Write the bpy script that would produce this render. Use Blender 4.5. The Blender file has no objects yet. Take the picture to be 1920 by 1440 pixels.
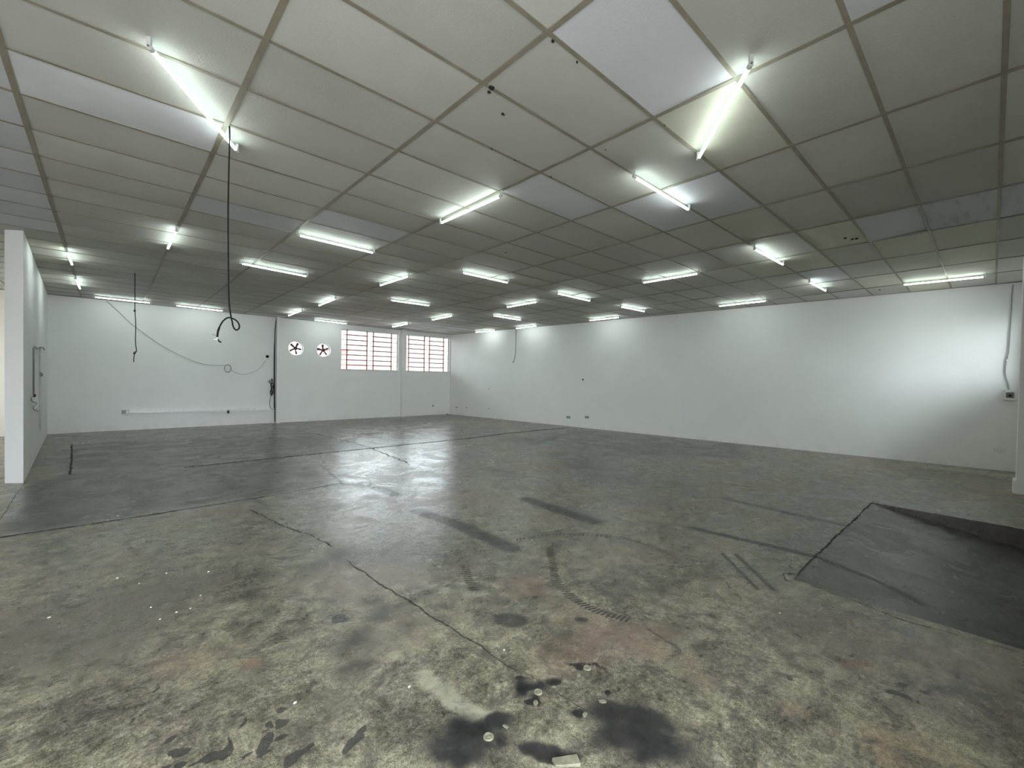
import bpy, bmesh, math, random
import numpy as np
from mathutils import Vector, Matrix

# ------------------------------------------------------------------ camera, sky, exposure
random.seed(7)
SC = bpy.context.scene
COL = SC.collection
FPX, YAW, PITCH, ROLL = 826.078, 0.7432, -0.0163, 0.0181
CAMH = 1.7028

def cam_axes():
    cy, sy = math.cos(YAW), math.sin(YAW)
    fwd = np.array([sy, cy, 0.]); right = np.array([cy, -sy, 0.]); up = np.array([0, 0, 1.])
    cp, sp = math.cos(PITCH), math.sin(PITCH)
    f2 = fwd * cp + up * sp; u2 = -fwd * sp + up * cp
    cr, sr = math.cos(ROLL), math.sin(ROLL)
    return right * cr + u2 * sr, -right * sr + u2 * cr, f2
AX_R, AX_U, AX_F = cam_axes()
EYE = np.array([0., 0., CAMH])

cam_data = bpy.data.cameras.new('camera')
cam_data.sensor_fit = 'HORIZONTAL'; cam_data.sensor_width = 36.0
cam_data.lens = FPX / 1920 * 36.0
cam_data.clip_start = 0.05; cam_data.clip_end = 300
cam = bpy.data.objects.new('camera', cam_data); COL.objects.link(cam)
M = Matrix.Identity(4)
for k in range(3):
    M[k][0], M[k][1], M[k][2], M[k][3] = AX_R[k], AX_U[k], -AX_F[k], EYE[k]
cam.matrix_world = M
SC.camera = cam

SKY_STRENGTH = 11.5
TUBE_STRENGTH = 40.0
EXPOSURE = 0.0
world = bpy.data.worlds.new('overcast_sky'); SC.world = world
world.use_nodes = True
wn = world.node_tree.nodes; wl = world.node_tree.links
wn.clear()
w_out = wn.new('ShaderNodeOutputWorld'); w_bg = wn.new('ShaderNodeBackground')
w_bg.inputs['Color'].default_value = (0.86, 0.93, 1.0, 1); w_bg.inputs['Strength'].default_value = SKY_STRENGTH
wl.new(w_bg.outputs[0], w_out.inputs[0])
SC.view_settings.view_transform = 'Standard'; SC.view_settings.look = 'None'
SC.view_settings.gamma = 1.0; SC.view_settings.use_curve_mapping = False
SC.view_settings.exposure = EXPOSURE
try:
    SC.cycles.max_bounces = 10; SC.cycles.diffuse_bounces = 5; SC.cycles.adaptive_threshold = .02; SC.cycles.transparent_max_bounces = 12
    SC.cycles.sample_clamp_indirect = 4.0
except Exception:
    pass

# ------------------------------------------------------------------ room geometry helpers
SX, SY, HC = -.0085, -.0154, 2.15          # the ceiling falls a little towards the back
GX0, GY0, GA, GB = .3408 * 2.15, .8761 * 2.15, .5789 * 2.15, .2934 * 2.15   # ceiling grid
def zc(x, y): return CAMH + HC + SX * x + SY * y
def yb(x): return 16.473 - .0198 * x        # back wall plane
def xr(y): return 13.19 - .1234 * y         # right wall plane
LK = (-1.14 + .91) / (16.5 - 9.65)
def xl(y): return -.91 + LK * (y - 9.65)    # partition on the left
FRONT_Y, LEFT_X = -.6, -5.0

def ray(p): return AX_F + AX_R * (p[0] - 960) / FPX + AX_U * (720 - p[1]) / FPX
def on_floor(p):
    r = ray(p); t = -CAMH / r[2]; return (r[0] * t, r[1] * t)
def on_ceiling(p, drop=0.):
    r = ray(p); t = (HC - drop) / (r[2] - SX * r[0] - SY * r[1]); return Vector(r * t + EYE)
def on_back(p, off=0.):
    r = ray(p); t = (16.473 - off) / (r[1] + .0198 * r[0]); return Vector(r * t + EYE)
def on_right(p, off=0.):
    r = ray(p); t = (13.19 - off) / (r[0] + .1234 * r[1]); return Vector(r * t + EYE)
def on_left(p, off=0.):
    r = ray(p); t = (-.91 - LK * 9.65 + off) / (r[0] - LK * r[1]); return Vector(r * t + EYE)
def at_depth(p, d): return Vector(ray(p) * d + EYE)

# ------------------------------------------------------------------ material helpers
def new_mat(name):
    m = bpy.data.materials.new(name); m.use_nodes = True
    nt = m.node_tree; b = nt.nodes['Principled BSDF']
    return m, nt, b
def plain(name, col, rough=.6, metal=0., spec=.5, var=0.12, scale=25, bump=0.):
    m, nt, b = new_mat(name)
    n = nt.nodes.new('ShaderNodeTexNoise'); n.inputs['Scale'].default_value = scale; n.inputs['Detail'].default_value = 5
    tc = nt.nodes.new('ShaderNodeTexCoord'); nt.links.new(tc.outputs['Object'], n.inputs['Vector'])
    r = nt.nodes.new('ShaderNodeValToRGB')
    r.color_ramp.elements[0].position = .3; r.color_ramp.elements[1].position = .7
    r.color_ramp.elements[0].color = tuple(c * (1 - var) for c in col) + (1,)
    r.color_ramp.elements[1].color = tuple(min(1, c * (1 + var)) for c in col) + (1,)
    nt.links.new(n.outputs['Fac'], r.inputs[0]); nt.links.new(r.outputs[0], b.inputs['Base Color'])
    b.inputs['Roughness'].default_value = rough; b.inputs['Metallic'].default_value = metal
    b.inputs['Specular IOR Level'].default_value = spec
    if bump:
        bp = nt.nodes.new('ShaderNodeBump'); bp.inputs['Strength'].default_value = bump; bp.inputs['Distance'].default_value = .01
        nt.links.new(n.outputs['Fac'], bp.inputs['Height']); nt.links.new(bp.outputs[0], b.inputs['Normal'])
    return m

def wall_mat(name, col, dirt=(.45, .43, .38)):
    m, nt, b = new_mat(name)
    L = nt.links
    tc = nt.nodes.new('ShaderNodeTexCoord')
    n1 = nt.nodes.new('ShaderNodeTexNoise'); n1.inputs['Scale'].default_value = 1.3; n1.inputs['Detail'].default_value = 6
    n2 = nt.nodes.new('ShaderNodeTexNoise'); n2.inputs['Scale'].default_value = 38; n2.inputs['Detail'].default_value = 4
    n3 = nt.nodes.new('ShaderNodeTexNoise'); n3.inputs['Scale'].default_value = 5; n3.inputs['Detail'].default_value = 8
    for n in (n1, n2, n3): L.new(tc.outputs['Object'], n.inputs['Vector'])
    r = nt.nodes.new('ShaderNodeValToRGB')
    r.color_ramp.elements[0].position = .3; r.color_ramp.elements[1].position = .7
    r.color_ramp.elements[0].color = tuple(c * .955 for c in col) + (1,); r.color_ramp.elements[1].color = col + (1,)
    L.new(n1.outputs['Fac'], r.inputs[0])
    # scuffed, dirtier band just above the floor
    sep = nt.nodes.new('ShaderNodeSeparateXYZ'); L.new(tc.outputs['Object'], sep.inputs[0])
    mr = nt.nodes.new('ShaderNodeMapRange'); mr.inputs['From Min'].default_value = .22; mr.inputs['From Max'].default_value = 0.
    mr.inputs['To Min'].default_value = 0; mr.inputs['To Max'].default_value = .18; L.new(sep.outputs['Z'], mr.inputs['Value'])
    th = nt.nodes.new('ShaderNodeMapRange'); th.inputs['From Min'].default_value = .45; th.inputs['From Max'].default_value = .65
    L.new(n3.outputs['Fac'], th.inputs['Value'])
    mu = nt.nodes.new('ShaderNodeMath'); mu.operation = 'MULTIPLY'; L.new(mr.outputs[0], mu.inputs[0]); L.new(th.outputs[0], mu.inputs[1])
    mx = nt.nodes.new('ShaderNodeMixRGB'); L.new(mu.outputs[0], mx.inputs[0]); L.new(r.outputs[0], mx.inputs[1]); mx.inputs[2].default_value = dirt + (1,)
    L.new(mx.outputs[0], b.inputs['Base Color'])
    b.inputs['Roughness'].default_value = .55; b.inputs['Specular IOR Level'].default_value = .3
    bp = nt.nodes.new('ShaderNodeBump'); bp.inputs['Strength'].default_value = .12; bp.inputs['Distance'].default_value = .01
    L.new(n2.outputs['Fac'], bp.inputs['Height'])
    bp2 = nt.nodes.new('ShaderNodeBump'); bp2.inputs['Strength'].default_value = .25; bp2.inputs['Distance'].default_value = .02
    L.new(n3.outputs['Fac'], bp2.inputs['Height']); L.new(bp.outputs[0], bp2.inputs['Normal'])
    L.new(bp2.outputs[0], b.inputs['Normal'])
    return m

def tile_mat(name, col, soot=False):
    m, nt, b = new_mat(name); L = nt.links
    tc = nt.nodes.new('ShaderNodeTexCoord'); oi = nt.nodes.new('ShaderNodeObjectInfo')
    add = nt.nodes.new('ShaderNodeVectorMath'); add.operation = 'ADD'
    rv = nt.nodes.new('ShaderNodeVectorMath'); rv.operation = 'SCALE'; rv.inputs[0].default_value = (17, 31, 7)
    L.new(oi.outputs['Random'], rv.inputs['Scale']); L.new(tc.outputs['Object'], add.inputs[0]); L.new(rv.outputs[0], add.inputs[1])
    n1 = nt.nodes.new('ShaderNodeTexNoise'); n1.inputs['Scale'].default_value = 1.1; n1.inputs['Detail'].default_value = 6
    n2 = nt.nodes.new('ShaderNodeTexNoise'); n2.inputs['Scale'].default_value = 70; n2.inputs['Detail'].default_value = 3
    L.new(add.outputs[0], n1.inputs['Vector']); L.new(add.outputs[0], n2.inputs['Vector'])
    r = nt.nodes.new('ShaderNodeValToRGB')
    r.color_ramp.elements[0].position = .25; r.color_ramp.elements[1].position = .65
    r.color_ramp.elements[0].color = tuple(c * .86 for c in col) + (1,); r.color_ramp.elements[1].color = col + (1,)
    L.new(n1.outputs['Fac'], r.inputs[0])
    mr = nt.nodes.new('ShaderNodeMapRange'); mr.inputs['To Min'].default_value = .9; mr.inputs['To Max'].default_value = 1.06
    L.new(oi.outputs['Random'], mr.inputs['Value'])
    hs = nt.nodes.new('ShaderNodeHueSaturation'); L.new(r.outputs[0], hs.inputs['Color']); L.new(mr.outputs[0], hs.inputs['Value'])
    last = hs.outputs[0]
    if soot:
        mp = nt.nodes.new('ShaderNodeMapping'); mp.inputs['Scale'].default_value = (.7, 4, 1); L.new(tc.outputs['Object'], mp.inputs[0])
        n4 = nt.nodes.new('ShaderNodeTexNoise'); n4.inputs['Scale'].default_value = 2.2; n4.inputs['Detail'].default_value = 5; L.new(mp.outputs[0], n4.inputs['Vector'])
        t = nt.nodes.new('ShaderNodeMapRange'); t.inputs['From Min'].default_value = .5; t.inputs['From Max'].default_value = .68; t.inputs['To Max'].default_value = .38
        L.new(n4.outputs['Fac'], t.inputs['Value'])
        mx = nt.nodes.new('ShaderNodeMixRGB'); mx.inputs[2].default_value = (.12, .12, .12, 1); L.new(t.outputs[0], mx.inputs[0]); L.new(last, mx.inputs[1]); last = mx.outputs[0]
    L.new(last, b.inputs['Base Color'])
    b.inputs['Roughness'].default_value = .7; b.inputs['Specular IOR Level'].default_value = .25
    bp = nt.nodes.new('ShaderNodeBump'); bp.inputs['Strength'].default_value = .35; bp.inputs['Distance'].default_value = .006
    L.new(n2.outputs['Fac'], bp.inputs['Height']); L.new(bp.outputs[0], b.inputs['Normal'])
    return m

def emit(name, col, s):
    m = bpy.data.materials.new(name); m.use_nodes = True; nt = m.node_tree; nt.nodes.clear()
    o = nt.nodes.new('ShaderNodeOutputMaterial'); e = nt.nodes.new('ShaderNodeEmission')
    e.inputs[0].default_value = col + (1,); e.inputs[1].default_value = s; nt.links.new(e.outputs[0], o.inputs[0]); return m

def glass(name):
    m = bpy.data.materials.new(name); m.use_nodes = True; nt = m.node_tree; nt.nodes.clear()
    o = nt.nodes.new('ShaderNodeOutputMaterial'); t = nt.nodes.new('ShaderNodeBsdfTransparent'); g = nt.nodes.new('ShaderNodeBsdfGlossy')
    t.inputs[0].default_value = (.93, .95, .94, 1); g.inputs['Roughness'].default_value = .05
    f = nt.nodes.new('ShaderNodeLayerWeight'); f.inputs['Blend'].default_value = .25
    mx = nt.nodes.new('ShaderNodeMixShader'); nt.links.new(f.outputs['Fresnel'], mx.inputs[0])
    nt.links.new(t.outputs[0], mx.inputs[1]); nt.links.new(g.outputs[0], mx.inputs[2]); nt.links.new(mx.outputs[0], o.inputs[0]); return m

M_WALL = wall_mat('white_wall_paint', (.85, .86, .84))
M_CREAM = wall_mat('cream_wall_paint', (.80, .74, .64))
M_TILE = {'cream': tile_mat('cream_ceiling_tile', (.56, .555, .51)), 'white': tile_mat('white_ceiling_tile', (.67, .675, .70)),
          'yellow': tile_mat('yellowed_ceiling_tile', (.61, .60, .50)), 'soot': tile_mat('sooty_ceiling_tile', (.62, .63, .64), True)}
M_RAIL = plain('dull_beige_rail_paint', (.27, .24, .185), .5, 0., .4, .15, 6)
M_DECK = plain('dark_roof_void', (.03, .03, .03), .9)
M_TUBE = emit('lit_tube', (.90, 1.0, .955), TUBE_STRENGTH)
M_TUBE_BACK = emit('lit_tube_frosted_back', (.78, 1.0, .95), TUBE_STRENGTH * .26)
M_SOCKET = plain('white_plastic_socket', (.62, .62, .60), .4)
M_METAL = plain('dull_metal', (.4, .4, .4), .35, .9)
M_BLACK = plain('black_rubber', (.010, .010, .010), .65, 0., .15)
M_GREYW = plain('grey_wire', (.22, .23, .23), .5)
M_CABLE = plain('pale_grey_cable', (.33, .34, .34), .5)
M_WHITEP = plain('white_plastic', (.75, .76, .74), .4)
M_DARKP = plain('smoked_plastic', (.05, .05, .055), .25)
M_RED = plain('rust_red_iron_paint', (.30, .085, .055), .5, 0., .4, .25, 40)
M_FAN = plain('brown_fan_paint', (.085, .035, .028), .5, 0., .4, .2, 40)
M_GLASS = glass('window_glass')
M_PINK = plain('salmon_render', (.34, .21, .20), .85, 0., .2, .1, 3)
M_STREET = plain('pale_street_concrete', (.42, .41, .39), .9, 0., .2, .12, 1.5)
M_PALE = plain('pale_render', (.36, .33, .32), .9, 0., .1, .05, 1)
M_TRUNK = plain('bright_white_plastic', (.93, .93, .92), .35)
M_DOOR = plain('grey_roller_steel', (.13, .13, .125), .5, .2)
M_CRACK = plain('crack_dirt', (.040, .037, .032), .9)
M_TYRE = plain('tyre_rubber_mark', (.045, .043, .036), .8)
M_FLECK = plain('white_paint_fleck', (.75, .75, .72), .6)
M_BLOCK = plain('pale_mortar_block', (.21, .20, .14), .85, 0., .2, .25, 30, .3)
M_HOLE = plain('dark_hole', (.02, .02, .02), .9)

# ------------------------------------------------------------------ object helpers
def link(o, parent=None, kind=None):
    COL.objects.link(o)
    if parent: o.parent = parent
    if kind: o['kind'] = kind
    return o
def from_bm(name, bm, mat, parent=None, kind=None, smooth=False):
    me = bpy.data.meshes.new(name); bm.to_mesh(me); bm.free()
    if mat: me.materials.append(mat)
    if smooth:
        for p in me.polygons: p.use_smooth = True
    return link(bpy.data.objects.new(name, me), parent, kind)
def add_box(bm, lo, hi, mtx=None):
    vs = [bm.verts.new((x, y, z)) for z in (lo[2], hi[2]) for y in (lo[1], hi[1]) for x in (lo[0], hi[0])]
    if mtx is not None:
        for v in vs: v.co = mtx @ v.co
    for f in ((0, 2, 3, 1), (4, 5, 7, 6), (0, 1, 5, 4), (2, 6, 7, 3), (0, 4, 6, 2), (1, 3, 7, 5)):
        bm.faces.new([vs[k] for k in f])
    return vs
def add_prism(bm, poly, z0, z1):
    f0 = z0 if callable(z0) else (lambda x, y: z0); f1 = z1 if callable(z1) else (lambda x, y: z1)
    a = [bm.verts.new((x, y, f0(x, y))) for x, y in poly]; b = [bm.verts.new((x, y, f1(x, y))) for x, y in poly]
    n = len(poly)
    bm.faces.new(a[::-1]); bm.faces.new(b)
    for k in range(n): bm.faces.new((a[k], a[(k + 1) % n], b[(k + 1) % n], b[k]))
def add_tube(bm, pts, r, seg=7, caps=True):
    pts = [Vector(p) for p in pts]; rings = []
    ref = Vector((.3, .2, .93))
    for k, p in enumerate(pts):
        d = (pts[min(k + 1, len(pts) - 1)] - pts[max(k - 1, 0)]).normalized()
        if abs(d.dot(ref)) > .97: u = d.cross(Vector((1, 0, 0))).normalized()
        else: u = d.cross(ref).normalized()
        w = d.cross(u)
        rr = r[k] if isinstance(r, (list, tuple)) else r
        rings.append([bm.verts.new(p + (u * math.cos(2 * math.pi * s / seg) + w * math.sin(2 * math.pi * s / seg)) * rr) for s in range(seg)])
    for A, B in zip(rings, rings[1:]):
        for s in range(seg): bm.faces.new((A[s], A[(s + 1) % seg], B[(s + 1) % seg], B[s]))
    if caps: bm.faces.new(rings[0][::-1]); bm.faces.new(rings[-1])
def spline(pts, n=6):
    pts = [Vector(p) for p in pts]; out = []
    for k in range(len(pts) - 1):
        p0, p1, p2, p3 = pts[max(k - 1, 0)], pts[k], pts[k + 1], pts[min(k + 2, len(pts) - 1)]
        for s in range(n):
            t = s / n
            out.append(.5 * ((2 * p1) + (p2 - p0) * t + (2 * p0 - 5 * p1 + 4 * p2 - p3) * t * t + (3 * p1 - p0 - 3 * p2 + p3) * t ** 3))
    out.append(pts[-1]); return out
def tube_obj(name, pts, r, mat, parent=None, n=6, seg=7):
    bm = bmesh.new(); add_tube(bm, spline(pts, n) if n else pts, r, seg)
    return from_bm(name, bm, mat, parent, smooth=True)
def tag(o, label, cat, group=None):
    o['label'] = label; o['category'] = cat
    if group: o['group'] = group
    return o
def thing(name, label, cat, loc, group=None, rot=(0, 0, 0)):
    o = bpy.data.objects.new(name, None); COL.objects.link(o); o.location = loc; o.rotation_euler = rot
    o.empty_display_size = .1
    return tag(o, label, cat, group)
def world_child(o, parent):
    """parent o (built in world coordinates) under an unrotated Empty"""
    o.parent = parent; o.matrix_parent_inverse = Matrix.Translation(-Vector(parent.location)); return o
def cut(obj, cutters):
    """subtract cutter meshes from obj and bake the result"""
    for c in cutters:
        m = obj.modifiers.new('cut', 'BOOLEAN'); m.operation = 'DIFFERENCE'; m.object = c; m.solver = 'EXACT'
    dg = bpy.context.evaluated_depsgraph_get()
    me = bpy.data.meshes.new_from_object(obj.evaluated_get(dg))
    obj.modifiers.clear(); old = obj.data; obj.data = me
    me.name = old.name; bpy.data.meshes.remove(old)
    for c in cutters:
        d = c.data; bpy.data.objects.remove(c); bpy.data.meshes.remove(d)
def cutter_box(lo, hi, mtx=None):
    bm = bmesh.new(); add_box(bm, lo, hi, mtx); bmesh.ops.recalc_face_normals(bm, faces=bm.faces)
    return from_bm('cutter', bm, None)
def clip(poly, inside, cross):
    out = []
    for k in range(len(poly)):
        p, q = poly[k], poly[(k + 1) % len(poly)]
        if inside(p): out.append(p)
        if inside(p) != inside(q): out.append(cross(p, q))
    return out
def clip_line(poly, g):
    def X(p, q):
        a, b = g(p), g(q); t = a / (a - b); return (p[0] + (q[0] - p[0]) * t, p[1] + (q[1] - p[1]) * t)
    return clip(poly, lambda p: g(p) >= 0, X)

# ------------------------------------------------------------------ floor
# grid with room-scale density: finer where the worn marks are small
def axis(lo, hi, fine_lo, fixed, base, grow):
    v = [lo]
    while v[-1] < hi:
        c = v[-1]
        v.append(c + (.25 if c < fine_lo else max(base, grow * max(c, 0))))
    v[-1] = hi
    v = np.array(v)
    for f in fixed: v[np.argmin(abs(v - f))] = f
    return v
RX0, RX1, RY = 4.36, 8.04, 1.12
gx = axis(LEFT_X - .1, 13.4, -2.0, (RX0, RX1), .014, .0065)
gy = axis(FRONT_Y - .15, 16.6, -.4, (RY,), .014, .006)
XX, YY = np.meshgrid(gx, gy, indexing='xy')

def vnoise(x, y, seed):
    rs = np.random.RandomState(seed); T = rs.rand(256, 256)
    xi = np.floor(x).astype(int); yi = np.floor(y).astype(int); fx = x - xi; fy = y - yi
    fx = fx * fx * (3 - 2 * fx); fy = fy * fy * (3 - 2 * fy)
    g = lambda a, b: T[a % 256, b % 256]
    return (g(xi, yi) * (1 - fx) + g(xi + 1, yi) * fx) * (1 - fy) + (g(xi, yi + 1) * (1 - fx) + g(xi + 1, yi + 1) * fx) * fy - .5
def fbm(s, seed): return vnoise(XX * s, YY * s, seed) + .5 * vnoise(XX * s * 2.1, YY * s * 2.1, seed + 1) + .25 * vnoise(XX * s * 4.3, YY * s * 4.3, seed + 2)
N_A, N_B = fbm(1.2, 3), fbm(1.2, 13)
N_C, N_D = fbm(7, 23), fbm(7, 33)
def warped(amount, fine=0.): return XX + N_A * amount + N_C * fine, YY + N_B * amount + N_D * fine
def d_seg(P, a, b):
    ax, ay = a; bx, by = b; dx, dy = bx - ax, by - ay
    t = np.clip(((P[0] - ax) * dx + (P[1] - ay) * dy) / (dx * dx + dy * dy + 1e-9), 0, 1)
    return np.hypot(P[0] - ax - t * dx, P[1] - ay - t * dy)
def d_line(P, pts): 
    d = None
    for a, b in zip(pts, pts[1:]):
        e = d_seg(P, a, b); d = e if d is None else np.minimum(d, e)
    return d
def d_poly(P, pts):
    d = d_line(P, list(pts) + [pts[0]]); ins = np.zeros_like(d, bool)
    n = len(pts)
    for k in range(n):
        (x1, y1), (x2, y2) = pts[k], pts[(k + 1) % n]
        c = ((y1 > P[1]) != (y2 > P[1])) & (P[0] < (x2 - x1) * (P[1] - y1) / (y2 - y1 + 1e-12) + x1)
        ins ^= c
    return np.where(ins, -d, d)
def fld(sd, soft): return np.clip(.5 - sd / (2 * soft), 0, 1)
Z = np.zeros_like(XX)
ch = {k: Z.copy() for k in ('slab', 'strip', 'oil', 'pale', 'rust', 'chip')}
def put(c, f, k=1.): ch[c] = np.maximum(ch[c], f * k)
def F(*pts): return [on_floor(p) for p in pts]
def ell(P, c, rx, ry, ang=0):
    dx, dy = P[0] - c[0], P[1] - c[1]; ca, sa = math.cos(ang), math.sin(ang)
    return (np.hypot((dx * ca + dy * sa) / rx, (-dx * sa + dy * ca) / ry) - 1) * min(rx, ry)

Pw = warped(.10, .03); Ps = warped(.03, .015); Pn = (XX, YY); Pr = warped(.08, .10)
# darker asphalt-grey slabs on the left
put('slab', fld(d_poly(Pw, [(-.52, 9.7), (-.6, 14.0), (4.3, 13.3), (4.45, 9.62)]), .12), .9)
put('slab', fld(d_poly(Pw, [(-.9, 6.75), (2.5, 6.75), (2.75, 8.4), (2.9, 9.55), (-.75, 9.7), (-.8, 8.2)]), .12), .95)
put('slab', fld(d_poly(Pw, [(4.6, 9.7), (4.6, 12.5), (8, 14), (10.5, 12), (9.5, 9.7)]), .5), .45)
put('slab', fld(d_poly(Pw, [(7.5, 9.0), (11.6, 9.5), (12.6, 4.2), (10.5, 3.4), (8, 5.5)]), .7), .75)
put('slab', fld(d_poly(Pw, [(5.2, 4.2), (7.4, 7.2), (8.8, 6.0), (6.6, 3.5)]), .5), .6)
put('slab', fld(d_poly(Pw, [(-1, 3.6), (.1, 3.0), (1.2, 4.3), (.6, 5.0), (-1, 4.6)]), .45), .5)
# long joints, filled trenches and worn strips
put('strip', fld(d_line(Ps, [(7.3, 9.62), (8.9, 9.82), (11.6, 9.75)]) - .09, .07), .8)
put('strip', fld(d_line(Ps, [(2.93, 8.45), (2.68, 6.72)]) - .02, .02))
put('strip', fld(d_line(Ps, F((680, 905), (742, 928))) - .10, .03), .75)
put('strip', fld(d_line(Ps, F((786, 958), (873, 989), (958, 1028))) - .11, .03), .75)
put('strip', fld(d_line(Ps, F((990, 937), (1112, 978))) - .12, .06), .9)
put('strip', fld(d_line(Pn, F((1299, 990), (1420, 1018), (1527, 1043), (1640, 1087), (1725, 1130))) - .055, .025))
put('strip', fld(d_line(Ps, F((1366, 937), (1480, 962), (1588, 986))) - .07, .05), .85)
put('strip', fld(d_line(Ps, F((385, 878), (440, 920), (500, 948))) - .04, .06), .6)
put('strip', fld(d_poly(Pn, F((1350, 1038), (1356, 1036), (1426, 1105), (1418, 1107))), .015), .8)
put('strip', fld(d_poly(Pn, F((1374, 1038), (1382, 1038), (1460, 1109), (1448, 1109))), .02), .8)
# soft blotches
for (px, py, r, k) in ((720, 1150, .12, .6), (700, 1130, .10, .55), (770, 1175, .12, .5), (840, 1160, .10, .45), (672, 1205, .15, .62), (668, 1255, .13, .55),
                       (1050, 1195, .12, .5), (1035, 1225, .10, .42), (640, 1045, .22, .55), (600, 1060, .2, .5), (870, 1045, .2, .35), (1010, 1000, .2, .4),
                       (760, 1035, .25, .3), (560, 1010, .3, .35), (300, 1050, .35, .3), (1330, 1145, .05, .7), (1090, 860, .5, .5), (1150, 930, .4, .4),
                       (930, 880, .5, .45), (850, 920, .3, .3), (480, 1270, .2, .35), (620, 1330, .2, .4), (560, 1380, .15, .45)):
    put('strip', fld(ell(Pr, on_floor((px, py)), r, r), r * .9), k)
# puddle stain with a paler heart
c = on_floor((958, 1163)); put('strip', fld(ell(Ps, c, .13, .095, -.8), .02), .8); ch['strip'] -= .35 * fld(ell(Ps, (c[0] - .02, c[1]), .07, .05, -.8), .05)
put('strip', fld(ell(Ps, on_floor((1087, 1162)), .05, .035, -.8), .015), .8)
# black oil around the sheared bolts
for (px, py, rx, ry, soft, k) in ((895, 1385, .13, .10, .08, .9), (945, 1360, .09, .07, .05, .95), (870, 1410, .14, .08, .10, .95), (960, 1395, .07, .06, .06, .7),
                                  (1185, 1355, .18, .11, .10, 1.), (1215, 1400, .17, .10, .10, 1.), (1170, 1410, .12, .08, .1, .8), (820, 1400, .10, .10, .1, .6), (1150, 1345, .06, .05, .05, .9), (1160, 1390, .10, .06, .08, .8),
                                  (1000, 1293, .085, .045, .03, 1.), (985, 1278, .05, .02, .02, 1.), (1045, 1285, .05, .03, .02, .95), (1005, 1322, .04, .02, .015, 1.), (975, 1298, .03, .02, .02, .8),
                                  (1088, 1268, .055, .02, .015, 1.), (1120, 1262, .06, .012, .012, .95), (1075, 1265, .03, .015, .01, .9),
                                  (1132, 1306, .02, .015, .01, 1.), (1092, 1342, .03, .02, .012, .9), (1048, 1415, .10, .045, .03, .95), (1075, 1425, .06, .04, .03, .9), (850, 1440, .1, .1, .08, .8), (930, 1420, .1, .05, .06, .7)):
    put('oil', fld(ell(Pr, on_floor((px, py)), rx, ry, -.82), soft), k)
# pale cement patches
put('pale', fld(d_poly(Ps, F((768, 1262), (800, 1252), (860, 1290), (925, 1340), (888, 1378), (835, 1345))), .05), .8)
put('pale', fld(d_poly(Ps, F((690, 1178), (720, 1180), (770, 1250), (740, 1250))), .08), .4)
put('pale', fld(d_poly(Ps, F((133, 828), (165, 826), (167, 831), (136, 834))), .04), .8)
put('pale', fld(d_poly(Ps, F((780, 1075), (900, 1070), (1090, 1078), (1075, 1126), (880, 1123), (790, 1115))), .08), .35)
put('pale', fld(d_poly(Ps, F((640, 812), (660, 808), (690, 811), (665, 814))), .1), .9)
put('pale', fld(d_poly(Ps, F((730, 808), (760, 804), (790, 807), (760, 811))), .15), .7)
put('pale', fld(d_poly(Pn, F((1358, 1040), (1374, 1040), (1440, 1107), (1424, 1107))), .02), .3)
# rust tints
put('rust', fld(d_poly(Pw, F((905, 1072), (1025, 1070), (1035, 1122), (925, 1125))), .1), .6)
for (px, py, r, k) in ((480, 1245, .07, .7), (470, 1300, .1, .35), (690, 935, .3, .5), (1230, 1230, .2, .45), (1300, 1260, .25, .45), (1500, 1330, .2, .5), (1600, 1240, .1, .7), (1700, 1420, .3, .5),
                       (150, 1000, .2, .5), (1870, 925, .4, .8), (1830, 905, .3, .7), (1780, 960, .4, .5), (1740, 925, .3, .4), (1010, 800, .4, .4)):
    put('rust', fld(ell(Pr, on_floor((px, py)), r, r), r * .8), k)
put('rust', fld(d_line(Ps, F((1166, 1040), (1195, 1078))) - .006, .008), .9); put('rust', fld(d_line(Ps, F((1246, 1165), (1268, 1197))) - .008, .008), 1.)
put('strip', fld(d_line(Ps, F((1180, 1058), (1196, 1079))) - .006, .008), .9); put('strip', fld(d_line(Ps, F((1215, 1180), (1273, 1217))) - .008, .01), 1.)
put('rust', fld(d_line(Ps, F((690, 1120), (1090, 1128))) - .008, .012), .8)
put('pale', fld(d_poly(Ps, F((1672, 866), (1760, 872), (1898, 889), (1898, 896), (1770, 882), (1690, 873))), .05), .75)
put('rust', fld(d_poly(Ps, F((1672, 866), (1760, 872), (1898, 889), (1898, 896), (1770, 882), (1690, 873))), .05), .5)
put('oil', fld(d_line(Pr, F((1700, 878), (1790, 884), (1890, 902))) - .03, .12), .55)
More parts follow.
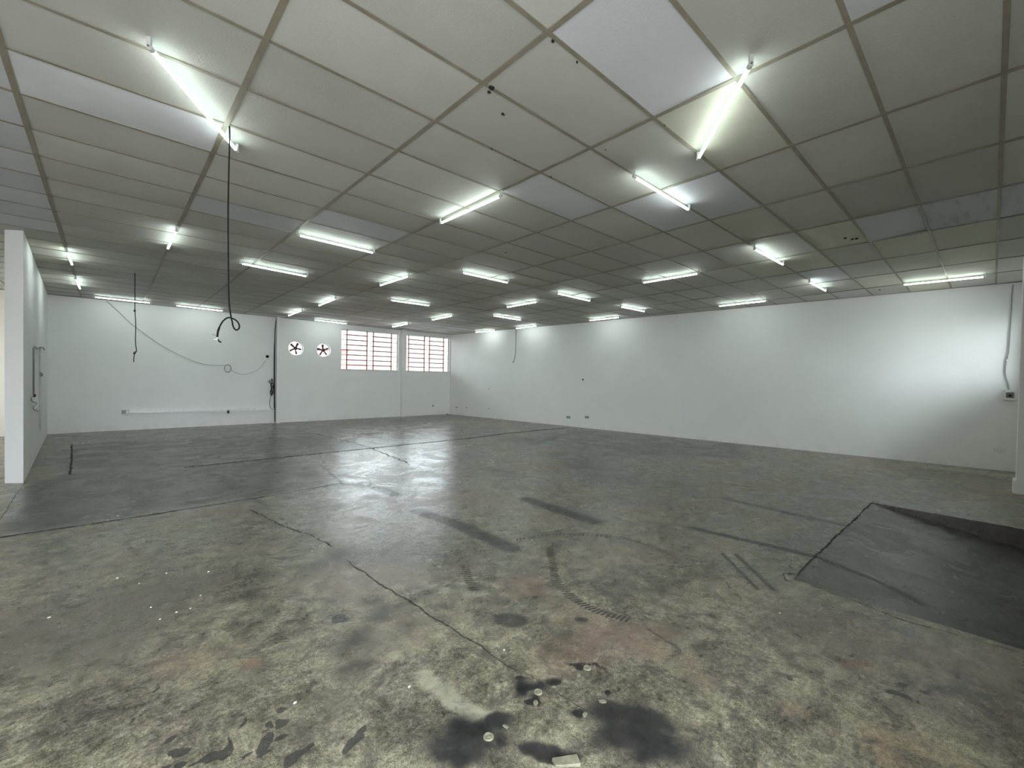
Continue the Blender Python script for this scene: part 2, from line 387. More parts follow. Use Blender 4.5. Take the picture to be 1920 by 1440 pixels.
# flaked dark chips
for (px, py, rx, ry, a) in ((330, 1362, .035, .018, .2), (353, 1390, .045, .03, -.3), (420, 1395, .06, .012, .9), (395, 1415, .04, .018, .2), (347, 1427, .02, .02, 0), (380, 1427, .03, .014, 0),
                            (460, 1350, .03, .008, .5), (507, 1367, .012, .02, 0), (528, 1365, .03, .012, 1.), (497, 1405, .05, .02, .9), (525, 1400, .02, .015, 0), (465, 1415, .02, .012, 0), (305, 1435, .03, .015, 0),
                            (540, 1335, .03, .015, 0), (570, 1412, .02, .015, 0), (490, 1430, .02, .01, 0), (555, 1425, .02, .012, 0), (275, 1287, .022, .006, 1.1), (358, 1319, .012, .006, 0), (250, 1345, .02, .006, 1.),
                            (210, 1325, .015, .005, 0), (640, 1160, .05, .03, 0), (1690, 1305, .06, .014, -.9), (1705, 1312, .03, .014, -.9), (1760, 1305, .025, .01, -.9), (1715, 1288, .03, .01, -.6), (1745, 1325, .04, .006, -1.),
                            (1480, 1270, .02, .01, 0), (1585, 1220, .04, .006, -.9), (1520, 1245, .03, .006, 0), (1220, 1038, .03, .012, -.7), (395, 1060, .02, .012, 0), (650, 1420, .04, .02, .4), (665, 1395, .03, .015, .4)):
    put('chip', fld(ell(Pr, on_floor((px, py)), rx * 1.25, ry * 1.5, a), .008))
pit = np.maximum.reduce([fld(ell(Pr, on_floor(p), rx, ry, -.82), .02) for p, rx, ry in (((1000, 1293), .07, .035), ((1100, 1262), .07, .03), ((1048, 1418), .09, .04), ((905, 1375), .08, .06))])
H = -.010 * pit + .0012 * N_C
H[(XX < LEFT_X + .02)] = 0

nx, ny = len(gx), len(gy)
co = np.stack([XX, YY, H], -1).reshape(-1, 3)
ii, jj = np.meshgrid(np.arange(nx - 1), np.arange(ny - 1), indexing='xy')
cxm = (gx[ii] + gx[ii + 1]) / 2; cym = (gy[jj] + gy[jj + 1]) / 2
keep = ~((cxm > RX0) & (cxm < RX1) & (cym < RY))
a = (jj * nx + ii)[keep]
quads = np.stack([a, a + 1, a + nx + 1, a + nx], -1).astype(np.int32)
me = bpy.data.meshes.new('floor')
me.vertices.add(len(co)); me.vertices.foreach_set('co', co.ravel())
me.loops.add(quads.size); me.loops.foreach_set('vertex_index', quads.ravel())
me.polygons.add(len(quads)); me.polygons.foreach_set('loop_start', np.arange(0, quads.size, 4, dtype=np.int32))
me.update(calc_edges=True)
def paint(me, name, r, g, b):
    at = me.attributes.new(name, 'FLOAT_COLOR', 'POINT')
    at.data.foreach_set('color', np.stack([r.ravel(), g.ravel(), b.ravel(), np.ones(r.size)], -1).ravel().astype(np.float32))
paint(me, 'wear_one', ch['slab'], ch['strip'], ch['oil'])
paint(me, 'wear_two', ch['pale'], ch['rust'], ch['chip'])
me.polygons.foreach_set('use_smooth', np.ones(len(quads), dtype=bool))

def concrete():
    m, nt, b = new_mat('worn_concrete'); L = nt.links; N = nt.nodes.new
    tc = N('ShaderNodeTexCoord')
    def noise(s, d=6, r=.6, dist=0.):
        n = N('ShaderNodeTexNoise'); n.inputs['Scale'].default_value = s; n.inputs['Detail'].default_value = d
        n.inputs['Roughness'].default_value = r; n.inputs['Distortion'].default_value = dist; L.new(tc.outputs['Object'], n.inputs['Vector']); return n.outputs['Fac']
    def ramp(f, *stops):
        r = N('ShaderNodeValToRGB'); e = r.color_ramp.elements
        while len(e) < len(stops): e.new(.5)
        for k, (p, c) in enumerate(stops): e[k].position = p; e[k].color = (c if isinstance(c, tuple) else (c, c, c)) + (1,)
        L.new(f, r.inputs[0]); return r.outputs[0]
    def mix(f, A, B, t='MIX', v=None):
        x = N('ShaderNodeMixRGB'); x.blend_type = t
        if isinstance(f, float): x.inputs[0].default_value = f
        else: L.new(f, x.inputs[0])
        L.new(A, x.inputs[1])
        if isinstance(B, tuple): x.inputs[2].default_value = B + (1,)
        else: L.new(B, x.inputs[2])
        return x.outputs[0]
    def math_(op, A, B):
        x = N('ShaderNodeMath'); x.operation = op
        for k, v in enumerate((A, B)):
            if isinstance(v, (int, float)): x.inputs[k].default_value = v
            else: L.new(v, x.inputs[k])
        return x.outputs[0]
    def rng(v, a, b_, c, d):
        x = N('ShaderNodeMapRange'); x.interpolation_type = 'SMOOTHSTEP'; L.new(v, x.inputs['Value'])
        for k, q in zip(('From Min', 'From Max', 'To Min', 'To Max'), (a, b_, c, d)): x.inputs[k].default_value = q
        return x.outputs[0]
    big, mid, small, fine = noise(.45, 5, .6, .4), noise(1.9, 10, .68, .6), noise(8, 9, .72, .3), noise(42, 5, .7)
    streak = noise(3.3, 12, .75, 1.6)
    base = ramp(big, (.34, (.130, .117, .086)), (.48, (.190, .172, .116)), (.62, (.165, .140, .105)))
    base = mix(1., base, ramp(mid, (.36, .50), (.5, .95), (.62, 1.30)), 'MULTIPLY')
    base = mix(1., base, ramp(small, (.38, .48), (.5, 1.0), (.62, 1.45)), 'MULTIPLY')
    base = mix(1., base, ramp(fine, (.36, .55), (.5, 1.0), (.64, 1.45)), 'MULTIPLY')
    gritty = noise(150, 3, .6)
    base = mix(1., base, ramp(gritty, (.38, .6), (.62, 1.35)), 'MULTIPLY')
    # hairline scratches and craze marks: thin ridges of a warped noise, only in patches
    def ridge(n, w):
        return rng(math_('ABSOLUTE', math_('SUBTRACT', n, .5), 0.), 0., w, 1., 0.)
    patch = ramp(noise(.8, 3, .5), (.42, 0.), (.56, 1.))
    patch2 = ramp(noise(1.3, 3, .5, .3), (.44, 0.), (.6, 1.))
    base = mix(math_('MULTIPLY', math_('MULTIPLY', ridge(noise(2.6, 7, .62, 1.2), .010), patch), .8), base, (.035, .032, .027))
    base = mix(math_('MULTIPLY', math_('MULTIPLY', ridge(noise(3.4, 8, .66, 2.2), .010), patch2), .6), base, (.34, .33, .27))
    base = mix(ramp(streak, (.555, 0.), (.63, .8)), base, (.060, .056, .047))
    vo = N('ShaderNodeTexVoronoi'); vo.inputs['Scale'].default_value = 11; L.new(tc.outputs['Object'], vo.inputs['Vector'])
    spk = math_('MULTIPLY', rng(vo.outputs['Distance'], .09, .17, 1., 0.), ramp(noise(2.2, 4, .6), (.5, 0.), (.58, 1.)))
    base = mix(math_('MULTIPLY', spk, .8), base, (.04, .037, .032))
    tint = noise(.9, 4, .5, .2)
    base = mix(ramp(tint, (.52, 0.), (.66, .5)), base, (.205, .142, .100))
    def attr(n):
        x = N('ShaderNodeAttribute'); x.attribute_name = n; s = N('ShaderNodeSeparateColor'); L.new(x.outputs['Color'], s.inputs[0]); return s.outputs
    w1, w2 = attr('wear_one'), attr('wear_two')
    brk = math_('ADD', math_('MULTIPLY', math_('SUBTRACT', small, .5), 1.1), math_('MULTIPLY', math_('SUBTRACT', mid, .5), .7))
    def mask(a, amt, lo=.35, hi=.65): return rng(math_('ADD', a, math_('MULTIPLY', brk, amt)), lo, hi, 0., 1.)
    def gate(a, m): return math_('MULTIPLY', m, rng(a, .0, .25, 0., 1.))
    slab, strip, oil = (w1[k] for k in range(3)); pale, rust, chip = (w2[k] for k in range(3))
    tex = ramp(small, (.3, .7), (.7, 1.3))
    def tinted(c): 
        x = N('ShaderNodeMixRGB'); x.blend_type = 'MULTIPLY'; x.inputs[0].default_value = 1.; x.inputs[1].default_value = c + (1,); L.new(tex, x.inputs[2]); return x.outputs[0]
    base = mix(math_('MULTIPLY', gate(slab, mask(slab, .5)), .82), base, tinted((.070, .066, .059)))
    base = mix(math_('MULTIPLY', gate(rust, mask(rust, .8, .25, .8)), .72), base, tinted((.185, .108, .068)))
    base = mix(math_('MULTIPLY', gate(pale, mask(pale, 1.3, .3, .75)), .8), base, tinted((.31, .30, .22)))
    base = mix(math_('MULTIPLY', gate(strip, mask(strip, .6, .18, .62)), .82), base, tinted((.040, .038, .034)))
    base = mix(math_('MULTIPLY', gate(oil, mask(oil, .95, .10, .62)), .95), base, tinted((.018, .0175, .019)))
    base = mix(math_('MULTIPLY', gate(chip, mask(chip, .35, .38, .5)), .92), base, tinted((.036, .034, .030)))
    L.new(base, b.inputs['Base Color'])
    ro = math_('ADD', rng(mid, .36, .64, .16, .36), math_('MULTIPLY', oil, .12)); L.new(ro, b.inputs['Roughness'])
    L.new(rng(math_('MAXIMUM', math_('MAXIMUM', strip, oil), math_('MULTIPLY', slab, .6)), 0., 1., .72, .12), b.inputs['Specular IOR Level'])
    h = math_('ADD', math_('MULTIPLY', small, .6), math_('MULTIPLY', fine, .25)); h = math_('ADD', h, math_('MULTIPLY', mid, .8))
    bp = N('ShaderNodeBump'); bp.inputs['Strength'].default_value = .4; bp.inputs['Distance'].default_value = .012
    L.new(h, bp.inputs['Height']); L.new(bp.outputs[0], b.inputs['Normal'])
    return m
M_FLOOR = concrete()
me.materials.append(M_FLOOR)
floor = link(bpy.data.objects.new('floor', me), None, 'structure')

# sunken vehicle ramp dropping towards the street door
def rz(y): return -.004 - max(0, RY - y) * .165
bm = bmesh.new()
ys = np.linspace(RY + .04, FRONT_Y - .25, 50); xs = np.linspace(RX0 - .004, RX1 + .004, 90)
V = [[bm.verts.new((x, y, rz(y))) for x in xs] for y in ys]
for j in range(len(ys) - 1):
    for i in range(len(xs) - 1): bm.faces.new((V[j][i], V[j + 1][i], V[j + 1][i + 1], V[j][i + 1]))
for x, s in ((RX0 - .004, 1), (RX1 + .004, -1)):        # the two low side walls of the sunken ramp
    top = [bm.verts.new((x, y, 0.)) for y in ys]; bot = [bm.verts.new((x, y, rz(y) - .02)) for y in ys]
    for j in range(len(ys) - 1):
        f = (top[j], top[j + 1], bot[j + 1], bot[j]); bm.faces.new(f if s > 0 else f[::-1])
ramp_o = from_bm('ramp', bm, M_FLOOR, floor)
m2 = ramp_o.data
v = np.array([q.co[:] for q in m2.vertices]); g = np.clip(.85 + .1 * np.sin(v[:, 0] * 2.1), 0, 1)

def on_ramp(p):
    r = ray(p); t = (CAMH + .004 + RY * .165) / (.165 * r[1] - r[2]); return (r[0] * t, r[1] * t)
dl = np.minimum(d_line((v[:, 0], v[:, 1]), [on_ramp(p) for p in ((1527, 1043), (1640, 1087), (1727, 1130))]), .3 + d_line((v[:, 0], v[:, 1]), [on_ramp(p) for p in ((1590, 986), (1660, 1002))]))
paint(m2, 'wear_one', np.where(v[:, 1] < 2, g, 0), fld(dl - .06, .03), Z.ravel()[:len(v)])
paint(m2, 'wear_two', np.zeros(len(v)), np.zeros(len(v)), np.zeros(len(v)))

# cracks, saw cuts and tyre marks lie in or on the concrete
def ribbon(bm, pts, w, jit=0., z=.0015, step=.03):
    P = []
    for p, q in zip(pts, pts[1:]):
        n = max(1, int(math.hypot(q[0] - p[0], q[1] - p[1]) / step))
        for k in range(n): P.append((p[0] + (q[0] - p[0]) * k / n, p[1] + (q[1] - p[1]) * k / n))
    P.append(pts[-1]); prev = None; ox = oy = 0
    for k, p in enumerate(P):
        q = P[min(k + 1, len(P) - 1)]; o = P[max(k - 1, 0)]
        dx, dy = q[0] - o[0], q[1] - o[1]; l = math.hypot(dx, dy) or 1; nx_, ny_ = -dy / l, dx / l
        ox = .7 * ox + random.uniform(-jit, jit); ww = w * random.uniform(.35, 1.1) if jit else w
        a_ = bm.verts.new((p[0] + nx_ * (ox + ww / 2), p[1] + ny_ * (ox + ww / 2), z)); b_ = bm.verts.new((p[0] + nx_ * (ox - ww / 2), p[1] + ny_ * (ox - ww / 2), z))
        if prev: bm.faces.new((prev[1], b_, a_, prev[0]))
        prev = (a_, b_)
for pts, w, jit in ((F((650, 1050), (690, 1078), (720, 1100), (780, 1135), (840, 1173), (907, 1217), (973, 1257)), .014, .008),
                    (F((973, 1257), (1010, 1275), (1060, 1310), (1115, 1340)), .006, .006),
                    ([(4.28, 1.14), (4.42, 1.22), (4.5, 1.12), (5.2, 1.13), (6.3, 1.125), (8.05, 1.12)], .018, .006),
                    (F((585, 812), (650, 827), (692, 839), (732, 855), (765, 868)), .03, .02),
                    ([(-.59, 14.0), (-.5, 12.0), (-.44, 10.0)], .04, .004), ([(1.0, 9.60), (2.5, 9.6), (3.9, 9.62), (5.6, 9.64), (7.3, 9.62)], .09, .006), ([(7.3, 9.62), (8.9, 9.84), (11.5, 9.76)], .10, .02), ([(-.9, 6.69), (.1, 6.66), (1.6, 6.70)], .045, .004), ([(1.6, 6.70), (2.7, 6.8)], .025, .008), ([(-.9, 9.3), (-.88, 7.2), (-.92, 6.7)], .008, .004),
                    (F((470, 955), (520, 980), (545, 992), (590, 1005), (625, 1025)), .02, .015),
                    (F((1520, 1098), (1600, 1125), (1693, 1163), (1800, 1192), (1913, 1224)), .01, .004),
                    (F((1310, 1060), (1350, 1085), (1390, 1125), (1370, 1110)), .006, .01)):
    bm = bmesh.new(); ribbon(bm, pts, w, jit); from_bm('crack', bm, M_CRACK, floor)
def tread(pts, w, pitch, lw):
    bm = bmesh.new(); path = [p for p in spline([(x, y, 0) for x, y in pts], 24)]
    acc = 0
    for p, q in zip(path, path[1:]):
        d = (q - p); acc += d.length
        if acc < pitch: continue
        acc = 0; t = d.normalized(); n = Vector((-t.y, t.x, 0)); w_ = w * random.uniform(.75, 1.05)
        s = t * .35 * w
        ribbon(bm, [tuple((p - n * w_ / 2 - s)[:2]), tuple((p + n * w_ / 2)[:2])], lw, 0., .0012, 1.)
    from_bm('tyre_mark', bm, M_TYRE, floor)['kind'] = 'stuff'
tread(F((1030, 1027), (1037, 1060), (1043, 1087), (1073, 1120), (1123, 1147), (1187, 1163)), .08, .030, .014)
tread(F((873, 1060), (876, 1080), (893, 1110)), .09, .034, .013)
tread(F((967, 1013), (1023, 1003), (1073, 1002), (1173, 1010), (1257, 1040)), .06, .035, .013)
for (px, py) in ((261, 1094), (331, 1148), (283, 1139), (300, 1161), (376, 1117), (357, 1141), (220, 1084), (312, 1075), (92, 1158), (553, 1318), (585, 1033), (945, 1219), (1287, 1021), (221, 967), (391, 1072), (1462, 1150), (767, 1288)):
    x, y = on_floor((px, py)); s = random.uniform(.004, .009); bm = bmesh.new()
    add_prism(bm, [(x - s, y - s * .4), (x + s * .7, y - s * .7), (x + s, y + s * .5), (x - s * .4, y + s * .6)], 0., .004); from_bm('paint_fleck', bm, M_FLECK, floor)

# ------------------------------------------------------------------ walls
TOP = 4.3
def prism_wall(name, poly, mat, z0=-.02, z1=TOP):
    bm = bmesh.new(); add_prism(bm, poly, z0, z1); bmesh.ops.recalc_face_normals(bm, faces=bm.faces)
    return from_bm(name, bm, mat, None, 'structure')
wall_back = prism_wall('wall_back', [(-1.35, yb(-1.35)), (11.5, yb(11.5)), (11.5, yb(11.5) + .2), (-1.35, yb(-1.35) + .2)], M_WALL)
wall_right = prism_wall('wall_right', [(xr(FRONT_Y - .2), FRONT_Y - .2), (xr(FRONT_Y - .2) + .2, FRONT_Y - .2), (xr(16.26) + .2, 16.26), (xr(16.26), 16.26)], M_WALL)
wall_left = prism_wall('wall_left', [(xl(9.65), 9.65), (xl(9.65) - .2, 9.8), (xl(yb(-1.2)) - .2, yb(-1.3)), (xl(yb(-1.2)), yb(-1.15))], M_WALL)
wall_side = prism_wall('wall_side_room', [(LEFT_X - .2, FRONT_Y - .2), (LEFT_X, FRONT_Y - .2), (LEFT_X, yb(LEFT_X) + .2), (LEFT_X - .2, yb(LEFT_X) + .2)], M_CREAM)
wall_cream = prism_wall('wall_back_side_room', [(LEFT_X, yb(LEFT_X)), (-1.35, yb(-1.35)), (-1.35, yb(-1.35) + .2), (LEFT_X, yb(LEFT_X) + .2)], M_CREAM)
wall_front = prism_wall('wall_front', [(LEFT_X, FRONT_Y - .2), (xr(FRONT_Y), FRONT_Y - .2), (xr(FRONT_Y), FRONT_Y), (LEFT_X, FRONT_Y)], M_WALL, -.4)
cut(wall_front, [cutter_box((-4.6, FRONT_Y - .4, -.02), (1.7, FRONT_Y + .2, 3.4)), cutter_box((RX0, FRONT_Y - .4, -.45), (RX1, FRONT_Y + .2, 2.9)),
                 cutter_box((10.95, FRONT_Y - .4, 1.78), (13.0, FRONT_Y + .2, 3.12))])
cut(wall_side, [cutter_box((LEFT_X - .5, 12.6, .9), (LEFT_X + .3, 15.9, 3.3))])  # opening added to let daylight onto the cream wall
bm = bmesh.new()
for lo, hi in (((LEFT_X - .12, 12.6, .9), (LEFT_X - .08, 12.65, 3.3)), ((LEFT_X - .12, 15.85, .9), (LEFT_X - .08, 15.9, 3.3)), ((LEFT_X - .12, 12.6, .9), (LEFT_X - .08, 15.9, .95)), ((LEFT_X - .12, 12.6, 3.25), (LEFT_X - .08, 15.9, 3.3)), ((LEFT_X - .12, 14.22, .9), (LEFT_X - .08, 14.28, 3.3))): add_box(bm, lo, hi)
w4 = from_bm('added_side_window', bm, M_WHITEP, None, 'structure')  # unseen window, added to brighten the side room
for y0, y1 in ((12.65, 14.22), (14.28, 15.85)):
    bm = bmesh.new(); add_box(bm, (LEFT_X - .102, y0, .95), (LEFT_X - .098, y1, 3.25)); from_bm('pane', bm, M_GLASS, w4)
# shallow recess in the partition
ang = math.atan2(1, LK) - math.pi / 2
def left_mtx(y): return Matrix.Translation((xl(y), y, 0)) @ Matrix.Rotation(-math.atan(LK), 4, 'Z')
cut(wall_left, [cutter_box((-.09, 0, .95), (.1, 1.85, 2.11), left_mtx(11.69))])
# window and fan openings in the back wall
BA = math.atan(-.0198)
def back_mtx(x, z=0.): return Matrix.Translation((x, yb(x), z)) @ Matrix.Rotation(BA, 4, 'Z')
W1 = (on_back((640, 655)).x, on_back((747.3, 662)).x); W2 = (on_back((759, 660)).x, on_back((843, 664)).x)
WZ0 = CAMH + .15; WZ1 = CAMH + 1.66
FANS = [on_back((555.3, 653)), on_back((607.3, 656.5))]; FR = .245
cs = []
for w in (W1, W2): cs.append(cutter_box((0, -.3, WZ0), (w[1] - w[0], .6, WZ1), back_mtx(w[0])))
for f in FANS:
    bm = bmesh.new(); add_tube(bm, [(f.x, f.y - .4, f.z), (f.x, f.y + .6, f.z)], FR, 40); bmesh.ops.recalc_face_normals(bm, faces=bm.faces)
    cs.append(from_bm('cutter', bm, None))
cut(wall_back, cs)

# ceiling: a dark deck carrying grid rails and lay-in tiles
OUT = [(LEFT_X, FRONT_Y), (xr(FRONT_Y), FRONT_Y), (xr(16.25), 16.25), (LEFT_X, yb(LEFT_X))]
bm = bmesh.new(); add_prism(bm, [(LEFT_X - .2, FRONT_Y - .2), (13.5, FRONT_Y - .2), (11.45, 16.5), (LEFT_X - .2, 16.8)], lambda x, y: zc(x, y) + .12, lambda x, y: zc(x, y) + .2)
bmesh.ops.recalc_face_normals(bm, faces=bm.faces)
ceiling = from_bm('ceiling', bm, M_DECK, None, 'structure')
def clip_room(poly):
    poly = clip_line(poly, lambda p: p[1] - FRONT_Y); poly = clip_line(poly, lambda p: p[0] - LEFT_X)
    if poly: poly = clip_line(poly, lambda p: xr(p[1]) - p[0])
    if poly: poly = clip_line(poly, lambda p: yb(p[0]) - p[1])
    return poly
def rail(poly, z0, z1, web):
    poly = clip_room(poly)
    if len(poly) < 3: return
    bm = bmesh.new(); add_prism(bm, poly, lambda x, y: zc(x, y) + z0, lambda x, y: zc(x, y) + z1)
    wp = clip_room(web)
    if len(wp) >= 3: add_prism(bm, wp, lambda x, y: zc(x, y) + z1, lambda x, y: zc(x, y) + z1 + .04)
    bmesh.ops.recalc_face_normals(bm, faces=bm.faces); return from_bm('grid_rail', bm, M_RAIL, ceiling)
I0, I1, J0, J1 = -5, 10, -4, 24
def strip_rect(x0, x1, y0, y1): return [(x0, y0), (x1, y0), (x1, y1), (x0, y1)]
for i in range(I0, I1 + 1):
    x = GX0 + GA * i; rail(strip_rect(x - .019, x + .019, FRONT_Y, 17), 0., .004, strip_rect(x - .003, x + .003, FRONT_Y, 17))
for j in range(J0, J1):
    y = GY0 + GB * j; rail(strip_rect(LEFT_X, 14, y - .014, y + .014), .001, .005, strip_rect(LEFT_X, 14, y - .003, y + .003))
rail([(LEFT_X, yb(LEFT_X) - .03), (12, yb(12) - .03), (12, yb(12)), (LEFT_X, yb(LEFT_X))], -.001, .004, [(0, 16.44), (.1, 16.44), (.1, 16.45)])
rail([(xr(17) - .03, 17), (xr(-1) - .03, -1), (xr(-1), -1), (xr(17), 17)], -.001, .004, [(13.1, 0), (13.11, 0), (13.11, .1)])

SPECIAL = {}
for k in ((-1, 4), (1, -1), (0, 7), (2, 2), (3, 1), (1, -3), (3, 0), (5, -2), (7, 0), (1, 6), (4, 19), (6, 21), (7, 19), (2, 22), (6, 16), (7, 14), (3, 22), (4, 22), (6, 19)): SPECIAL[k] = 'white'
for j in range(4, 12): SPECIAL[(-2, j)] = 'white'
for k in ((2, -1), (5, -1), (6, -3), (6, -2), (7, -3), (7, -2), (8, -2), (8, -3), (4, 0), (-2, 13), (-2, 15), (8, -1), (9, -2), (6, 0), (6, 1)): SPECIAL[k] = 'yellow'
SPECIAL[(5, -3)] = 'soot'; SPECIAL[(5, -4)] = 'soot'
def tile_mesh(poly, ox, oy, sag):
    """one lay-in tile: sagging face, edge and back, in coordinates about (ox, oy)"""
    bm = bmesh.new(); n = len(poly); cx = sum(p[0] for p in poly) / n; cy = sum(p[1] for p in poly) / n
    zz = lambda x, y: SX * (x - ox) + SY * (y - oy)
    P = lambda x, y, z: bm.verts.new((x - ox, y - oy, zz(x, y) + z))
    a = [P(x, y, 0) for x, y in poly]; t = [P(x, y, .02) for x, y in poly]
    inn = [P(cx + (x - cx) * .45, cy + (y - cy) * .45, -sag) for x, y in poly]
    for k in range(n):
        l = (k + 1) % n
        bm.faces.new((a[k], inn[k], inn[l], a[l])); bm.faces.new((a[k], a[l], t[l], t[k]))
    bm.faces.new(inn[::-1]); bm.faces.new(t)
    bmesh.ops.recalc_face_normals(bm, faces=bm.faces)
    me = bpy.data.meshes.new('ceiling_tile'); bm.to_mesh(me); bm.free(); return me
def screen_area(poly):
    P = []
    for x, y in poly:
        d = np.array([x, y, zc(x, y)]) - EYE; f = d @ AX_F
        if f < .2: return 0 if all((np.array([q[0], q[1], zc(*q)]) - EYE) @ AX_F < .2 for q in poly) else 1e5
        P.append((960 + FPX * (d @ AX_R) / f, 720 - FPX * (d @ AX_U) / f))
    for lim, s, k in ((0, 1, 0), (1920, -1, 0), (0, 1, 1)):
        P = clip_line(P, lambda p: s * (p[k] - lim))
        if len(P) < 3: return 0
    return abs(sum(P[k][0] * P[k - 1][1] - P[k - 1][0] * P[k][1] for k in range(len(P)))) / 2
tiles = []
for i in range(I0, I1 + 1):
    for j in range(J0, J1):
        x, y = GX0 + GA * i, GY0 + GB * j
        full = strip_rect(x + .004, x + GA - .004, y + .004, y + GB - .004); p = clip_room(full)
        if len(p) < 3: continue
        if 9.8 < y + GB / 2 and xl(y) - .2 < x + GA / 2 < xl(y): pass
        tiles.append((screen_area(p), i, j, p, len(p) == 4 and all(abs(u[0] - w[0]) + abs(u[1] - w[1]) < 1e-6 for u, w in zip(sorted(p), sorted(full)))))
tiles.sort(key=lambda t: -t[0])
cache = {}; rest = []
rnd = random.Random(3)
for n, (area, i, j, p, whole) in enumerate(tiles):
    if n >= 300 or area <= 0: rest.append((i, j, p)); continue
    kind = SPECIAL.get((i, j), 'cream'); x, y = GX0 + GA * i, GY0 + GB * j
    sag = (.0, .003, .006, .001)[rnd.randrange(4)]
    if whole:
        key = (kind, sag)
        if key not in cache: cache[key] = tile_mesh(strip_rect(.004, GA - .004, .004, GB - .004), 0, 0, sag); cache[key].materials.append(M_TILE[kind])
        me = cache[key]
    else:
        me = tile_mesh(p, x, y, .001); me.materials.append(M_TILE[kind])
    o = link(bpy.data.objects.new('ceiling_tile', me), ceiling)
    o.location = (x, y, zc(x, y) + .0065 + rnd.uniform(0, .002))
    o.rotation_euler = (rnd.uniform(-.003, .003), rnd.uniform(-.0015, .0015), 0)
    if (i, j) == (5, -2): o.rotation_euler = (-.05, .006, 0); o.location.z += .03
if rest:
    bm = bmesh.new()
    for i, j, p in rest:
        add_prism(bm, p, lambda x, y: zc(x, y) + .007, lambda x, y: zc(x, y) + .027)
    bmesh.ops.recalc_face_normals(bm, faces=bm.faces)
    from_bm('far_tiles', bm, M_TILE['cream'], ceiling, 'stuff')
# torn holes and specks in the tiles
for (px, py, s) in ((922, 165, .030), (917, 173, .018), (943, 214, .018), (1037, 78, .014), (1082, 117, .010), (1246, 235, .011), (922, 279, .014), (965, 300, .010), (1033, 332, .012), (1585, 447, .03), (1598, 449, .03), (1606, 448, .03), (1650, 544, .03), (948, 474, .02), (1135, 281, .008)):
    c = on_ceiling((px, py)); bm = bmesh.new(); n = 9
    ring = [(c.x + s * random.uniform(.4, 1.1) * math.cos(2 * math.pi * k / n), c.y + s * .7 * random.uniform(.4, 1.1) * math.sin(2 * math.pi * k / n)) for k in range(n)]
    add_prism(bm, ring, lambda x, y: zc(x, y) - .004, lambda x, y: zc(x, y) + .007); bmesh.ops.recalc_face_normals(bm, faces=bm.faces); from_bm('torn_hole', bm, M_HOLE, ceiling)

# pilasters and the column by the right wall
def trim(name, x0, x1, depth, mat=M_WALL):
    bm = bmesh.new(); z = zc((x0 + x1) / 2, 16.3) + .01
    add_box(bm, (0, -depth, 0), (x1 - x0, .01, z), back_mtx(x0)); bmesh.ops.recalc_face_normals(bm, faces=bm.faces); return from_bm(name, bm, mat, None, 'structure')
trim('trim_1', on_back((516.5, 700)).x, on_back((523, 700)).x, .16)
trim('trim_2', on_back((751, 700)).x, on_back((758, 700)).x, .16)
bm = bmesh.new(); add_box(bm, (10.6, FRONT_Y + .001, .18), (10.92, -.30, zc(10.7, -.4) + .01)); add_box(bm, (10.57, FRONT_Y + .001, 0), (10.95, -.27, .2)); from_bm('trim_3', bm, M_WALL, None, 'structure')

# ------------------------------------------------------------------ windows
def window(name, w, cols, rows=8):
    W, Hh = w[1] - w[0], WZ1 - WZ0
    mtx = back_mtx(w[0], WZ0); y0, y1 = .10, .13
    bm = bmesh.new()
    for lo, hi in (((0, y0, 0), (.03, y1, Hh)), ((W - .03, y0, 0), (W, y1, Hh)), ((0, y0, 0), (W, y1, .03)), ((0, y0, Hh - .03), (W, y1, Hh))): add_box(bm, lo, hi, mtx)
    fr = from_bm(name, bm, M_WHITEP, None, 'structure')
    edges = [0] + [c * W for c in cols] + [W]
    for x in edges[1:-1]:
        bm = bmesh.new(); add_box(bm, (x - .018, y0 - .005, 0), (x + .018, y1 + .005, Hh), mtx); from_bm('mullion', bm, M_RED, fr)
    for r in range(1, rows):
        z = Hh * (r - .0) / rows
        for c in range(len(edges) - 1):
            wide = edges[c + 1] - edges[c] > .35; t = .019 if wide else .010
            bm = bmesh.new(); add_box(bm, (edges[c], y0 - (.012 if wide else 0), z - t), (edges[c + 1], y1, z + t), mtx); from_bm('transom_bar', bm, M_RED, fr)
    for r in range(rows):
        for c in range(len(edges) - 1):
            bm = bmesh.new(); add_box(bm, (edges[c] + .01, .113, Hh * r / rows + .005), (edges[c + 1] - .01, .117, Hh * (r + 1) / rows - .005), mtx); from_bm('pane', bm, M_GLASS, fr)
    bm = bmesh.new(); add_box(bm, (0, .0, -.012), (W, .2, .002), mtx); from_bm('sill', bm, M_WHITEP, fr)
    return fr
window('window_1', W1, (.105, .445, .555, .885))
window('window_2', W2, (.105, .445, .560, .885))
# high window in the front wall beyond the column
bm = bmesh.new()
for lo, hi in (((10.95, -.72, 1.78), (10.99, -.68, 3.12)), ((12.96, -.72, 1.78), (13.0, -.68, 3.12)), ((10.95, -.72, 1.78), (13.0, -.68, 1.82)), ((10.95, -.72, 3.08), (13.0, -.68, 3.12))): add_box(bm, lo, hi)
w3 = from_bm('window_3', bm, M_WHITEP, None, 'structure')
for k in range(3):
    bm = bmesh.new(); add_box(bm, (11.0 + k * .66, -.703, 1.83), (11.0 + k * .66 + .63, -.699, 3.07)); from_bm('pane', bm, M_GLASS, w3)
    if k: bm = bmesh.new(); add_box(bm, (10.98 + k * .66, -.715, 1.8), (11.0 + k * .66, -.685, 3.1)); from_bm('mullion', bm, M_RED, w3)
